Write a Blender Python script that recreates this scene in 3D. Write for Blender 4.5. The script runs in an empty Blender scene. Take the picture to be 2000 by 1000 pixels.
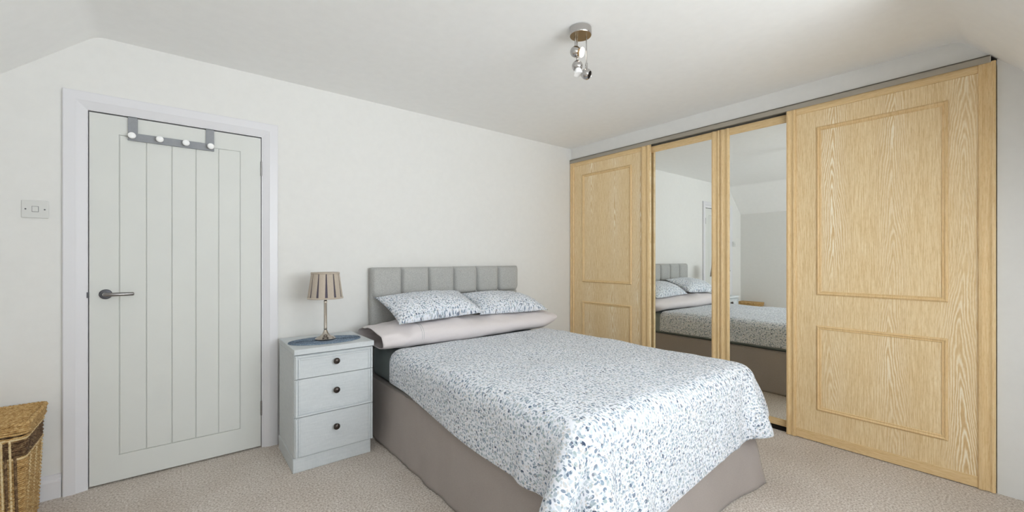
import bpy, bmesh, math, random
import numpy as np
from mathutils import Vector, Matrix, noise

# ------------------------------------------------------------------ camera, world, light
scene = bpy.context.scene
F_PX = 814.0
THETA = math.atan2(653, 814)
CAM_H = 1.21
cam_d = bpy.data.cameras.new('camera')
cam = bpy.data.objects.new('camera', cam_d)
scene.collection.objects.link(cam)
cam.location = (0, 0, CAM_H)
cam.rotation_euler = (math.pi / 2, 0, -THETA)
cam_d.sensor_width = 36.0
cam_d.lens = F_PX / 2000 * 36.0
cam_d.shift_y = 6 / 2000
cam_d.clip_start = 0.02
scene.camera = cam

world = bpy.data.worlds.new('daylight_sky')
scene.world = world
world.use_nodes = True
wb = world.node_tree.nodes['Background']
wb.inputs[0].default_value = (0.80, 0.90, 1.0, 1)
wb.inputs[1].default_value = 1.15

def area_light(name, loc, rot, sx, sy, power, col):
    l = bpy.data.lights.new(name, 'AREA')
    l.shape = 'RECTANGLE'; l.size = sx; l.size_y = sy
    l.energy = power; l.color = col
    o = bpy.data.objects.new(name, l)
    scene.collection.objects.link(o)
    o.location = loc; o.rotation_euler = rot
    return o
# daylight through an unseen window; its dormer is invented, deep to soften the falloff
WIN_X0, WIN_X1, WIN_Z0, WIN_Z1, WIN_Y = 0.25, 2.20, 0.85, 2.18, -1.75
area_light('window_daylight', ((WIN_X0 + WIN_X1) / 2, WIN_Y - 0.25, (WIN_Z0 + WIN_Z1) / 2),
           (math.radians(90 + 55), 0, 0), WIN_X1 - WIN_X0, WIN_Z1 - WIN_Z0 + 0.2, 168, (0.90, 0.96, 1.0))

vs = scene.view_settings
vs.view_transform = 'Standard'
vs.look = 'None'
vs.gamma = 1.0
vs.use_curve_mapping = False
vs.exposure = 0.0
scene.cycles.max_bounces = 10
scene.cycles.diffuse_bounces = 8
scene.cycles.glossy_bounces = 6

# ------------------------------------------------------------------ small helpers
C = scene.collection
random.seed(4)

def lin(r, g=None, b=None):
    if g is None: g = b = r
    def f(v):
        v /= 255.0
        return v / 12.92 if v <= 0.04045 else ((v + 0.055) / 1.055) ** 2.4
    return (f(r), f(g), f(b), 1.0)

class NT:
    """tiny node-tree builder"""
    def __init__(self, name):
        self.m = bpy.data.materials.new(name)
        self.m.use_nodes = True
        self.t = self.m.node_tree
        self.b = self.t.nodes['Principled BSDF']
    def n(self, kind, **kw):
        x = self.t.nodes.new(kind)
        for k, v in kw.items(): setattr(x, k, v)
        return x
    def put(self, sock, v):
        if hasattr(v, 'is_output'): self.t.links.new(v, sock)
        else: sock.default_value = v
    def math(self, op, a, b=0.0, clamp=False):
        x = self.n('ShaderNodeMath', operation=op, use_clamp=clamp)
        self.put(x.inputs[0], a); self.put(x.inputs[1], b)
        return x.outputs[0]
    def vmath(self, op, a, b=(0, 0, 0)):
        x = self.n('ShaderNodeVectorMath', operation=op)
        self.put(x.inputs[0], a); self.put(x.inputs[1], b)
        return x.outputs[0]
    def coord(self, which='Object'):
        return self.n('ShaderNodeTexCoord').outputs[which]
    def scale(self, v, s):
        x = self.n('ShaderNodeMapping')
        self.put(x.inputs[0], v); x.inputs['Scale'].default_value = s
        return x.outputs[0]
    def noise(self, v, s, detail=2.0, rough=0.5, dist=0.0, out='Fac'):
        x = self.n('ShaderNodeTexNoise')
        self.put(x.inputs['Vector'], v)
        x.inputs['Scale'].default_value = s
        x.inputs['Detail'].default_value = detail
        x.inputs['Roughness'].default_value = rough
        x.inputs['Distortion'].default_value = dist
        return x.outputs[out]
    def ramp(self, f, stops, interp='LINEAR'):
        x = self.n('ShaderNodeValToRGB')
        r = x.color_ramp; r.interpolation = interp
        while len(r.elements) > 1: r.elements.remove(r.elements[-1])
        r.elements[0].position, r.elements[0].color = stops[0]
        for p, c in stops[1:]:
            e = r.elements.new(p); e.color = c
        self.put(x.inputs[0], f)
        return x.outputs[0]
    def mix(self, f, a, b, mode='MIX'):
        x = self.n('ShaderNodeMix', data_type='RGBA', blend_type=mode)
        self.put(x.inputs[0], f); self.put(x.inputs[6], a); self.put(x.inputs[7], b)
        return x.outputs[2]
    def bump(self, h, strength=0.2, dist=0.01):
        x = self.n('ShaderNodeBump')
        self.put(x.inputs['Height'], h)
        x.inputs['Strength'].default_value = strength
        x.inputs['Distance'].default_value = dist
        self.t.links.new(x.outputs[0], self.b.inputs['Normal'])
    def set(self, col=None, rough=None, metal=None, spec=None, sheen=None):
        if col is not None: self.put(self.b.inputs['Base Color'], col)
        if rough is not None: self.put(self.b.inputs['Roughness'], rough)
        if metal is not None: self.b.inputs['Metallic'].default_value = metal
        if spec is not None: self.b.inputs['Specular IOR Level'].default_value = spec
        if sheen is not None: self.b.inputs['Sheen Weight'].default_value = sheen
        return self.m

def plain(name, col, rough=0.5, metal=0.0, spec=0.5, grain=0.0, gscale=60, bump=0.0):
    t = NT(name)
    c = col
    if grain or bump:
        n = t.noise(t.coord(), gscale, 3)
        if grain:
            hi = tuple(min(1, v * (1 + grain)) for v in col[:3]) + (1,)
            lo = tuple(v * (1 - grain) for v in col[:3]) + (1,)
            c = t.ramp(n, [(0.3, lo), (0.7, hi)])
        if bump: t.bump(n, bump, 0.004)
    return t.set(c, rough, metal, spec)

# ------------------------------------------------------------------ materials
MAT = {}
MAT['wall'] = plain('white_wall_paint', lin(221, 220, 217), 0.85, spec=0.2, grain=0.012, gscale=25, bump=0.08)
MAT['ceiling'] = plain('white_ceiling_paint', lin(242, 242, 241), 0.9, spec=0.2, grain=0.012, gscale=18, bump=0.08)
MAT['gloss_white'] = plain('white_gloss_trim_paint', lin(217, 216, 219), 0.35, spec=0.4)
MAT['door_paint'] = plain('pale_grey_door_paint', lin(210, 211, 207), 0.5, spec=0.3, grain=0.01, gscale=8)
MAT['gap'] = plain('dark_gap', lin(38, 33, 30), 0.9, spec=0.1)  # near-black: shade of gaps and openings as colour; also the black track
MAT['steel'] = plain('brushed_steel', lin(150, 147, 146), 0.32, 1.0)
MAT['dark_steel'] = plain('dark_steel', lin(92, 92, 96), 0.4, 0.9)
MAT['chrome'] = plain('polished_chrome', lin(188, 185, 183), 0.08, 1.0)
MAT['nickel'] = plain('satin_nickel', lin(190, 182, 172), 0.22, 1.0)
MAT['bronze'] = plain('dark_bronze_knob', lin(70, 62, 58), 0.3, 0.7)
MAT['hook_grey'] = plain('grey_painted_rack', lin(140, 142, 146), 0.5, spec=0.4, grain=0.04, gscale=90)
MAT['porcelain'] = plain('white_porcelain', lin(245, 245, 245), 0.12)
MAT['switch'] = plain('white_switch_plastic', lin(207, 207, 204), 0.35)
MAT['track'] = plain('bronze_grey_aluminium_track', lin(165, 158, 146), 0.4, 0.3)
MAT['cable'] = plain('black_cable', lin(25, 25, 27), 0.5)
MAT['mirror'] = plain('silvered_mirror', (0.90, 0.92, 0.90, 1), 0.0, 1.0)
MAT['sheet'] = plain('grey_green_fitted_sheet', lin(150, 160, 160), 0.9, spec=0.1, grain=0.05, gscale=12)
MAT['divan'] = plain('divan_fabric', lin(120, 115, 110), 0.9, spec=0.1)

def fabric(name, col, weave=900, var=0.1, bump=0.15, blotch=0.06, rough=0.92):
    t = NT(name)
    co = t.coord()
    a = t.noise(t.scale(co, (1, 1, 0.35)), weave, 2)
    b = t.noise(t.scale(co, (0.35, 0.35, 1)), weave, 2)
    w = t.math('ADD', t.math('MULTIPLY', a, 0.5), t.math('MULTIPLY', b, 0.5))
    lo = tuple(v * (1 - var) for v in col[:3]) + (1,)
    hi = tuple(min(1, v * (1 + var)) for v in col[:3]) + (1,)
    c = t.ramp(w, [(0.35, lo), (0.65, hi)])
    n2 = t.noise(co, 5, 3)
    g = t.ramp(n2, [(0.3, (1 - blotch,) * 3 + (1,)), (0.7, (1, 1, 1, 1))])
    c = t.mix(1.0, c, g, 'MULTIPLY')
    t.bump(w, bump, 0.002)
    return t.set(c, rough, 0, 0.15, 0.15)

MAT['headboard'] = fabric('grey_woven_headboard_fabric', lin(172, 172, 169), 420, 0.22, 0.3, 0.03)
MAT['valance'] = fabric('taupe_grey_valance_cotton', lin(163, 154, 149), 500, 0.06, 0.08, 0.05)
MAT['lilac'] = fabric('pale_lilac_grey_pillowcase', lin(215, 208, 208), 600, 0.03, 0.05, 0.03)
MAT['pillow_inside'] = fabric('taupe_pillow_lining', lin(170, 160, 155), 600, 0.03, 0.05, 0.03)
MAT['shade_cloth'] = fabric('taupe_lampshade_cloth', lin(182, 170, 156), 500, 0.08, 0.1, 0.03)
MAT['shade_dark'] = fabric('dark_plum_pleat_cloth', lin(92, 86, 96), 500, 0.08, 0.1, 0.03)

def carpet():
    t = NT('beige_twist_pile_carpet')
    co = t.coord()
    tw = t.noise(co, 110, 3, 0.65)
    fine = t.noise(co, 420, 2, 0.6)
    big = t.noise(co, 3.2, 3)
    f = t.math('ADD', t.math('MULTIPLY', tw, 0.65), t.math('MULTIPLY', fine, 0.35))
    c = t.ramp(f, [(0.34, lin(140, 125, 112)), (0.44, lin(198, 184, 170)), (0.54, lin(230, 220, 210)), (0.64, lin(252, 247, 242))])
    g = t.ramp(big, [(0.3, (0.90, 0.88, 0.86, 1)), (0.62, (1, 1, 1, 1))])
    c = t.mix(1.0, c, g, 'MULTIPLY')
    t.bump(f, 0.9, 0.012)
    return t.set(c, 0.97, 0, 0.05, 0.2)
MAT['carpet'] = carpet()

def oak(name, axis, seed=0.0, plainish=False):
    """limed oak laminate, grain along the object axis 'axis'"""
    t = NT(name)
    co = t.coord()
    sep = t.n('ShaderNodeSeparateXYZ'); t.put(sep.inputs[0], co)
    along = sep.outputs[axis]
    across = t.math('ADD', sep.outputs[1 if axis == 2 else 2], seed)
    def vec(sa, sl, z=0.0):
        x = t.n('ShaderNodeCombineXYZ')
        t.put(x.inputs[0], t.math('MULTIPLY', across, sa)); t.put(x.inputs[1], t.math('MULTIPLY', along, sl))
        x.inputs[2].default_value = z + seed
        return x.outputs[0]
    # cathedral figure: columns of nested steep arches, made irregular by noise
    drift = t.noise(vec(0.0, 0.7, 2), 1.0, 1)
    cell = t.math('FRACT', t.math('ADD', t.math('MULTIPLY', across, 1 / 0.29), t.math('MULTIPLY', drift, 0.7)))
    u = t.math('MULTIPLY', t.math('SUBTRACT', cell, 0.5), 0.29)
    u2 = t.math('MULTIPLY', u, u)
    au = t.math('SQRT', t.math('ADD', u2, 0.00003))
    warp = t.noise(vec(14, 2.2, 1), 1.0, 2, 0.55)
    ripple = t.noise(vec(110, 24, 3), 1.0, 2, 0.6)
    cyc = t.math('ADD', t.math('ADD', t.math('MULTIPLY', along, 7.0), t.math('MULTIPLY', au, 95.0)),
                 t.math('ADD', t.math('MULTIPLY', warp, 5.0), t.math('MULTIPLY', ripple, 0.55)))
    rings = t.math('ADD', t.math('MULTIPLY', t.math('SINE', t.math('MULTIPLY', cyc, 6.283)), 0.5), 0.5)
    core_ = t.math('POWER', 2.718, t.math('MULTIPLY', u2, -1 / 0.0036))
    patch = t.math('MULTIPLY', core_, t.ramp(t.noise(vec(3.0, 1.3, 9), 1.0, 1.5), [(0.36, (0.25, 0.25, 0.25, 1)), (0.58, (1, 1, 1, 1))]))
    pores = t.noise(vec(300, 9, 5), 1.0, 3, 0.7)
    dash = t.noise(vec(150, 34, 8), 1.0, 2, 0.6)
    tone = t.noise(vec(9, 0.8, 4), 1.0, 2)
    base = t.ramp(pores, [(0.28, lin(210, 178, 128)), (0.5, lin(230, 205, 161)), (0.70, lin(242, 224, 189))])
    if plainish:
        base = t.ramp(pores, [(0.28, lin(214, 180, 129)), (0.5, lin(226, 197, 149)), (0.70, lin(234, 209, 166))])
    fig = t.ramp(rings, [(0.0, lin(216, 184, 136)), (0.55, lin(232, 210, 170)), (0.98, lin(250, 240, 218))])
    k = t.math('MULTIPLY', patch, 0.06 if plainish else 0.95)
    c = t.mix(k, base, fig)
    d = t.ramp(dash, [(0.36, (0.94, 0.92, 0.88, 1)), (0.5, (1, 1, 1, 1))])
    c = t.mix(1.0, c, d, 'MULTIPLY')
    g = t.ramp(tone, [(0.3, (0.95, 0.93, 0.90, 1)), (0.7, (1, 1, 1, 1))])
    c = t.mix(1.0, c, g, 'MULTIPLY')
    t.bump(pores, 0.06, 0.002)
    return t.set(c, 0.45, 0, 0.35)
MAT['oak_h'] = oak('limed_oak_rail', 1, 0.3, True)
MAT['oak_v'] = oak('limed_oak_stile', 2, 0.7, True)

def bedside_paint():
    t = NT('grey_blue_chalk_paint')
    co = t.coord()
    a = t.noise(t.scale(co, (1, 1, 8)), 14, 3)
    b = t.noise(t.scale(co, (8, 8, 1)), 40, 3, 0.6)
    f = t.math('ADD', t.math('MULTIPLY', a, 0.5), t.math('MULTIPLY', b, 0.5))
    c = t.ramp(f, [(0.35, lin(194, 199, 202)), (0.65, lin(207, 211, 213))])
    return t.set(c, 0.55, 0, 0.3)
MAT['bedside'] = bedside_paint()

def dots(name, rot=0.0):
    """white cotton printed with small leaf shaped spots in blues and greys (flat print, UV in metres)"""
    t = NT(name)
    uv = t.coord('UV')
    wob = t.noise(uv, 3.0, 2)
    col = t.ramp(wob, [(0.3, lin(222, 224, 231)), (0.7, lin(229, 231, 237))])
    pal = [[(0.0, lin(58, 72, 96)), (0.14, lin(96, 116, 138)), (0.34, lin(140, 158, 172)), (0.6, lin(178, 190, 198)), (0.85, lin(160, 176, 178))],
           [(0.0, lin(150, 164, 170)), (0.2, lin(120, 138, 156)), (0.45, lin(190, 200, 208)), (0.7, lin(205, 204, 204)), (0.9, lin(84, 100, 124))],
           [(0.0, lin(205, 212, 222)), (0.35, lin(184, 194, 200)), (0.6, lin(200, 196, 192)), (0.85, lin(130, 146, 164))]]
    for i, (sc, la, lb, pres) in enumerate(((54, 0.42, 0.28, 0.10), (72, 0.40, 0.23, 0.12), (102, 0.44, 0.26, 0.25))):
        off = t.vmath('ADD', uv, (i * 3.37 + 1.3, i * 1.91 + 0.7, 0))
        v = t.n('ShaderNodeTexVoronoi', voronoi_dimensions='2D', feature='F1')
        t.put(v.inputs['Vector'], off)
        v.inputs['Scale'].default_value = sc
        v.inputs['Randomness'].default_value = 0.8
        d = t.vmath('SUBTRACT', off, v.outputs['Position'])
        cs = t.n('ShaderNodeSeparateColor'); t.put(cs.inputs[0], v.outputs['Color'])
        ds = t.n('ShaderNodeSeparateXYZ'); t.put(ds.inputs[0], d)
        ang = t.math('ADD', t.math('MULTIPLY', cs.outputs[0], 5.2), rot)
        ca, sa = t.math('COSINE', ang), t.math('SINE', ang)
        x = t.math('ADD', t.math('MULTIPLY', ds.outputs[0], ca), t.math('MULTIPLY', ds.outputs[1], sa))
        y = t.math('SUBTRACT', t.math('MULTIPLY', ds.outputs[1], ca), t.math('MULTIPLY', ds.outputs[0], sa))
        size = t.math('ADD', t.math('MULTIPLY', cs.outputs[2], 0.5), 0.65)
        x = t.math('DIVIDE', t.math('MULTIPLY', x, sc / la), size)
        y = t.math('DIVIDE', t.math('MULTIPLY', y, sc / lb), size)
        r2 = t.math('ADD', t.math('MULTIPLY', x, x), t.math('MULTIPLY', y, y))
        inside = t.ramp(r2, [(0.82, (1, 1, 1, 1)), (1.0, (0, 0, 0, 1))])
        gate = t.math('GREATER_THAN', cs.outputs[2], pres)
        op = t.math('ADD', t.math('MULTIPLY', cs.outputs[0], 0.3), 0.68)
        mk = t.math('MULTIPLY', t.math('MULTIPLY', inside, gate), op)
        pc = t.ramp(cs.outputs[1], pal[i], 'CONSTANT')
        col = t.mix(mk, col, pc)
    w = t.noise(t.scale(uv, (1, 1, 1)), 900, 2)
    t.bump(w, 0.05, 0.001)
    return t.set(col, 0.9, 0, 0.15, 0.1)
MAT['dots'] = dots('leaf_spot_print_cotton')
MAT['dots2'] = dots('leaf_spot_print_cotton_case', 0.8)

def wicker(name, cols):
    t = NT(name)
    co = t.coord()
    n = t.noise(co, 70, 3, 0.6)
    m = t.noise(t.scale(co, (1, 1, 3)), 240, 2, 0.6)
    f = t.math('ADD', t.math('MULTIPLY', n, 0.55), t.math('MULTIPLY', m, 0.45))
    c = t.ramp(f, [(0.34, cols[0]), (0.5, cols[1]), (0.66, cols[2])])
    t.bump(m, 0.5, 0.004)
    return t.set(c, 0.75, 0, 0.25)
MAT['wicker'] = wicker('straw_wicker', (lin(132, 96, 52), lin(190, 153, 98), lin(224, 196, 146)))
MAT['wicker_dark'] = wicker('dark_wicker', (lin(56, 40, 30), lin(108, 82, 58), lin(178, 150, 112)))
MAT['wicker_pale'] = wicker('pale_stake_cane', (lin(196, 164, 112), lin(222, 198, 152), lin(238, 220, 184)))

def mat_woven_mat():
    t = NT('braided_blue_cotton')
    co = t.coord()
    n = t.noise(co, 260, 2)
    c = t.ramp(n, [(0.35, lin(84, 100, 118)), (0.5, lin(112, 128, 146)), (0.68, lin(160, 172, 184))])
    t.bump(n, 0.4, 0.003)
    return t.set(c, 0.9, 0, 0.1)
MAT['placemat'] = mat_woven_mat()

def emit(name, col, st):
    t = NT(name)
    t.b.inputs['Emission Color'].default_value = col
    t.b.inputs['Emission Strength'].default_value = st
    return t.set(col, 0.4)
MAT['bulb_on'] = emit('lit_bulb', (1.0, 0.92, 0.80, 1), 2.5)
MAT['bulb_gold'] = plain('warm_bulb_collar', lin(205, 170, 125), 0.35, 0.3)
MAT['canopy_under'] = plain('bronzed_canopy_underside', lin(150, 132, 104), 0.3, 0.8)

def pane_mat():
    t = NT('window_glass')
    tr = t.n('ShaderNodeBsdfTransparent'); gl = t.n('ShaderNodeBsdfGlossy')
    gl.inputs['Roughness'].default_value = 0.0
    mx = t.n('ShaderNodeMixShader'); mx.inputs[0].default_value = 0.06
    t.t.links.new(tr.outputs[0], mx.inputs[1]); t.t.links.new(gl.outputs[0], mx.inputs[2])
    t.t.links.new(mx.outputs[0], t.t.nodes['Material Output'].inputs[0])
    return t.m
MAT['pane'] = pane_mat()

# ------------------------------------------------------------------ mesh builders
class MB:
    def __init__(self): self.bm = bmesh.new()
    def box(self, x0, x1, y0, y1, z0, z1, bevel=0.0, seg=2):
        r = bmesh.ops.create_cube(self.bm, size=1)
        for v in r['verts']:
            v.co = Vector(((x0 + x1) / 2 + v.co.x * (x1 - x0), (y0 + y1) / 2 + v.co.y * (y1 - y0), (z0 + z1) / 2 + v.co.z * (z1 - z0)))
        if bevel:
            es = list({e for v in r['verts'] for e in v.link_edges})
            bmesh.ops.bevel(self.bm, geom=es, offset=bevel, segments=seg, affect='EDGES', profile=0.5)
        return self
    def grid(self, P, close_u=False, close_v=False, uvs=None):
        """P[i][j] grid of points"""
        V = [[self.bm.verts.new(p) for p in row] for row in P]
        n, m = len(V), len(V[0])
        lay = self.bm.loops.layers.uv.verify() if uvs is not None else None
        for i in range(n - (0 if close_u else 1)):
            for j in range(m - (0 if close_v else 1)):
                idx = [(i, j), ((i + 1) % n, j), ((i + 1) % n, (j + 1) % m), (i, (j + 1) % m)]
                try: f = self.bm.faces.new([V[a][b] for a, b in idx])
                except ValueError: continue
                if lay is not None:
                    for l, (a, b) in zip(f.loops, idx): l[lay].uv = uvs[a][b]
        return V
    def lathe(self, prof, center, axis=(0, 0, 1), n=32, cap=True):
        """prof: (radius, height) pairs"""
        q = Vector((0, 0, 1)).rotation_difference(Vector(axis).normalized())
        c = Vector(center)
        P = [[c + q @ Vector((r * math.cos(2 * math.pi * k / n), r * math.sin(2 * math.pi * k / n), h)) for k in range(n)] for r, h in prof]
        V = self.grid(P, close_v=True)
        if cap:
            for row in (V[0], V[-1]):
                try: self.bm.faces.new(row)
                except ValueError: pass
        return self
    def tube(self, pts, r, n=8, closed=False, cap=True):
        pts = [Vector(p) for p in pts]
        N = len(pts)
        rows = []
        up = Vector((0, 0, 1))
        for i, p in enumerate(pts):
            a = pts[(i - 1) % N] if (closed or i > 0) else p
            b = pts[(i + 1) % N] if (closed or i < N - 1) else p
            d = (b - a)
            d = d.normalized() if d.length > 1e-9 else Vector((1, 0, 0))
            u = up if abs(d.dot(up)) < 0.9 else Vector((1, 0, 0))
            s = d.cross(u).normalized(); w = s.cross(d).normalized()
            rr = r[i] if isinstance(r, (list, tuple)) else r
            rows.append([p + s * (rr * math.cos(2 * math.pi * k / n)) + w * (rr * math.sin(2 * math.pi * k / n)) for k in range(n)])
        V = self.grid(rows, close_u=closed, close_v=True)
        if cap and not closed:
            for row in (V[0], V[-1]):
                try: self.bm.faces.new(row)
                except ValueError: pass
        return self
    def prism(self, poly, ext):
        """poly: list of 3D points, ext: extrusion vector"""
        e = Vector(ext)
        A = [self.bm.verts.new(p) for p in poly]
        B = [self.bm.verts.new(Vector(p) + e) for p in poly]
        self.bm.faces.new(A); self.bm.faces.new(B[::-1])
        n = len(A)
        for i in range(n): self.bm.faces.new([A[i], B[i], B[(i + 1) % n], A[(i + 1) % n]])
        return self
    def build(self, name, mat, parent=None, smooth=False, angle=None, fix=True):
        if fix: bmesh.ops.recalc_face_normals(self.bm, faces=self.bm.faces)
        root = parent
        off = Vector((0, 0, 0))
        while root is not None:
            off += Vector(root.location); root = root.parent
        if off.length > 0: bmesh.ops.translate(self.bm, verts=self.bm.verts, vec=-off)
        me = bpy.data.meshes.new(name)
        self.bm.to_mesh(me); self.bm.free()
        if smooth or angle:
            for p in me.polygons: p.use_smooth = True
        me.materials.append(MAT[mat] if isinstance(mat, str) else mat)
        o = bpy.data.objects.new(name, me)
        C.objects.link(o)
        if parent is not None: o.parent = parent
        if angle: 
            try: me.set_sharp_from_angle(angle=math.radians(angle))
            except Exception: pass
        return o

def tag(o, label, cat, group=None):
    o['label'] = label; o['category'] = cat
    if group: o['group'] = group
    return o
def thing(name, label, cat, loc=(0, 0, 0), group=None):
    o = bpy.data.objects.new(name, None)
    C.objects.link(o); o.location = loc; o.empty_display_size = 0.1
    return tag(o, label, cat, group)
def struct(o, label=None, cat=None):
    o['kind'] = 'structure'
    if label: o['label'] = label
    if cat: o['category'] = cat
    return o

# ------------------------------------------------------------------ room shell
YA = 3.10          # headboard wall plane
XB = 3.30          # wardrobe wall plane
XL = -0.81         # left wall plane
CZ = 2.39          # ceiling
YW = -0.90         # wall behind the photographer
SLX = -0.335       # where the ceiling starts to slope down to the left wall
SLY = 0.245        # where it starts to slope down to the window wall
SL = 0.886
SK = 1.08
ZL = CZ - SL * (SLX - XL)
ZK = CZ - SK * (SLY - YW)
WY0 = 0.112        # wardrobe niche from here ...
TOPZ = 2.267       # ... and up to here

struct(MB().box(XL - 0.1, 4.0, WIN_Y - 0.12, YA + 0.15, -0.1, 0.0).build('floor', 'carpet'), 'beige twist pile carpet covering the bedroom floor', 'carpet')

# ceiling: flat field with rounded creases running into a slope on the left and one over the window wall
def arc_profile(s0, slope, s1, r=0.10, n=6):
    """(distance past crease, z) of a flat -> slope profile with a rounded crease; s measured outward"""
    a = math.atan(slope)
    tl = r * math.tan(a / 2)
    pts = []
    for k in range(n + 1):
        b = a * k / n
        pts.append((-tl + r * math.sin(b), CZ - r * (1 - math.cos(b))))
    pts.append((s1, CZ - slope * s1))
    return pts
cb = MB()
# slopes meet on a hip line, so each is clipped where the other one is lower
left = arc_profile(0, SL, SLX - XL)
front = arc_profile(0, SK, SLY - YW)
def zl(x):
    s = SLX - x
    if s <= left[0][0]: return CZ
    for (a, za), (b, zb) in zip(left, left[1:]):
        if s <= b + 1e-6: return za + (zb - za) * (s - a) / (b - a)
    return left[-1][1]
def zf(y):
    s = SLY - y
    if s <= front[0][0]: return CZ
    for (a, za), (b, zb) in zip(front, front[1:]):
        if s <= b + 1e-6: return za + (zb - za) * (s - a) / (b - a)
    return front[-1][1]
DX0, DX1, DZ = -0.30, 2.27, 2.30      # invented dormer recess, out of view
xs = sorted({XL, DX0, DX1, XB, 3.31} | {SLX - a for a, _ in left} | {XL + 0.06 * k for k in range(1, 8)})
ys = sorted({YW, YA} | {SLY - a for a, _ in front} | {YW + 0.06 * k for k in range(1, 20)})
dormer_y = SLY - (CZ - DZ) / SK
ys = sorted(set(ys) | {dormer_y})
P = {}
for x in xs:
    for y in ys: P[x, y] = cb.bm.verts.new((x, y, min(zl(x), zf(y))))
for x0, x1 in zip(xs, xs[1:]):
    for y0, y1 in zip(ys, ys[1:]):
        if x0 >= DX0 - 1e-6 and x1 <= DX1 + 1e-6 and y1 <= dormer_y + 1e-6: continue
        cb.bm.faces.new([P[x0, y0], P[x0, y1], P[x1, y1], P[x1, y0]])
# outer roof skin keeps daylight from leaking in
struct(cb.build('ceiling', 'ceiling', smooth=True, fix=False), 'white ceiling with rounded slopes at its edges', 'ceiling')
db = MB()
db.box(DX0, DX1, WIN_Y, dormer_y, DZ, DZ + 0.03)
for x, sgn in ((DX0, -1), (DX1, 1)):
    db.prism([(x, YW, ZK - 0.02), (x, YW, DZ + 0.02), (x, dormer_y, DZ + 0.02), (x, dormer_y, DZ)], (sgn * 0.03, 0, 0))
    db.box(min(x, x + sgn * 0.06), max(x, x + sgn * 0.06), WIN_Y, YW - 0.12, 0, DZ + 0.02)
struct(db.build('wall_invented_dormer', 'ceiling'), 'white cheeks and roof of an invented window recess, deepened to soften the daylight', 'wall')
struct(MB().box(XL - 0.1, 4.0, YW - 0.2, YA + 0.2, CZ + 0.02, CZ + 0.1).build('ceiling_slab', 'ceiling'), 'roof slab above the white ceiling', 'ceiling')

DOOR_X0, DOOR_X1, DOOR_Z = -0.363, 0.417, 1.985
wb_ = MB()
wb_.box(XL - 0.1, DOOR_X0 - 0.03, YA, YA + 0.12, 0, CZ + 0.02)
wb_.box(DOOR_X1 + 0.03, 4.0, YA, YA + 0.12, 0, CZ + 0.02)
wb_.box(DOOR_X0 - 0.03, DOOR_X1 + 0.03, YA, YA + 0.12, DOOR_Z + 0.03, CZ + 0.02)
struct(wb_.build('wall_back', 'wall'), 'white painted wall behind the headboard and the door', 'wall')
struct(MB().box(XL - 0.1, XL, YW - 0.15, YA, 0, CZ).build('wall_left', 'wall'), 'white wall on the left side under the sloping ceiling', 'wall')
wr = MB()
wr.box(XB, XB + 0.10, WY0 + 0.001, YA, TOPZ, CZ + 0.02)          # bulkhead above the wardrobe
wr.box(XB, XB + 0.60, YW - 0.15, WY0 - 0.001, 0, CZ + 0.02)      # pier to the right of it
wr.box(3.95, 4.0, WY0, YA, 0, CZ)                              # back of the niche
struct(wr.build('wall_right', 'wall'), 'white wall around the fitted wardrobe', 'wall')
wf = MB()
wf.box(XL, DX0, YW - 0.12, YW, 0, CZ)
wf.box(DX1, XB, YW - 0.12, YW, 0, CZ)
wf.box(DX0, WIN_X0, WIN_Y - 0.12, WIN_Y, 0, DZ + 0.03)
wf.box(WIN_X1, DX1, WIN_Y - 0.12, WIN_Y, 0, DZ + 0.03)
wf.box(WIN_X0, WIN_X1, WIN_Y - 0.12, WIN_Y, 0, WIN_Z0)
wf.box(WIN_X0, WIN_X1, WIN_Y - 0.12, WIN_Y, WIN_Z1, DZ + 0.03)
struct(wf.build('wall_front', 'wall'), 'white wall with an assumed window behind the photographer', 'wall')
wn = bpy.data.objects.new('window_1', None); C.objects.link(wn)
wn.location = ((WIN_X0 + WIN_X1) / 2, WIN_Y - 0.07, WIN_Z0)
struct(wn, 'assumed white framed casement window in the invented dormer', 'window')
fr = MB()
for a in (WIN_X0, (WIN_X0 + WIN_X1) / 2 - 0.025, WIN_X1 - 0.05): fr.box(a, a + 0.05, WIN_Y - 0.10, WIN_Y - 0.05, WIN_Z0, WIN_Z1)
for z in (WIN_Z0, WIN_Z1 - 0.05): fr.box(WIN_X0, WIN_X1, WIN_Y - 0.10, WIN_Y - 0.05, z, z + 0.05)
fr.build('window_frame', 'gloss_white', wn)
xm = (WIN_X0 + WIN_X1) / 2
for a, b in ((WIN_X0 + 0.05, xm - 0.025), (xm + 0.025, WIN_X1 - 0.05)):
    MB().box(a, b, WIN_Y - 0.078, WIN_Y - 0.072, WIN_Z0 + 0.05, WIN_Z1 - 0.05).build('pane', 'pane', wn)
MB().box(WIN_X0 - 0.05, WIN_X1 + 0.05, WIN_Y - 0.05, WIN_Y + 0.12, WIN_Z0 - 0.03, WIN_Z0, 0.005).build('window_sill', 'gloss_white', wn)

def skirting(name, pts, d, label):
    """straight skirting run from pts[0] to pts[1]; d = direction into the room"""
    (xa, ya), (xb, yb) = pts
    prof = [(0, 0), (0.016, 0), (0.016, 0.085), (0.013, 0.094), (0.008, 0.10), (0.005, 0.115), (0, 0.12)]
    m = MB()
    m.prism([(xa + d[0] * t, ya + d[1] * t, z) for t, z in prof], (xb - xa, yb - ya, 0))
    return struct(m.build(name, 'gloss_white'), label, 'baseboard')
skirting('baseboard_left', ((XL, YW), (XL, YA)), (1, 0), 'white skirting board along the left wall')
skirting('baseboard_back', ((XL + 0.016, YA), (-0.462, YA)), (0, -1), 'white skirting board between the basket corner and the door frame')
skirting('baseboard_headboard', ((0.512, YA), (XB - 0.05, YA)), (0, -1), 'white skirting board behind the bed and bedside cabinet')

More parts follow.
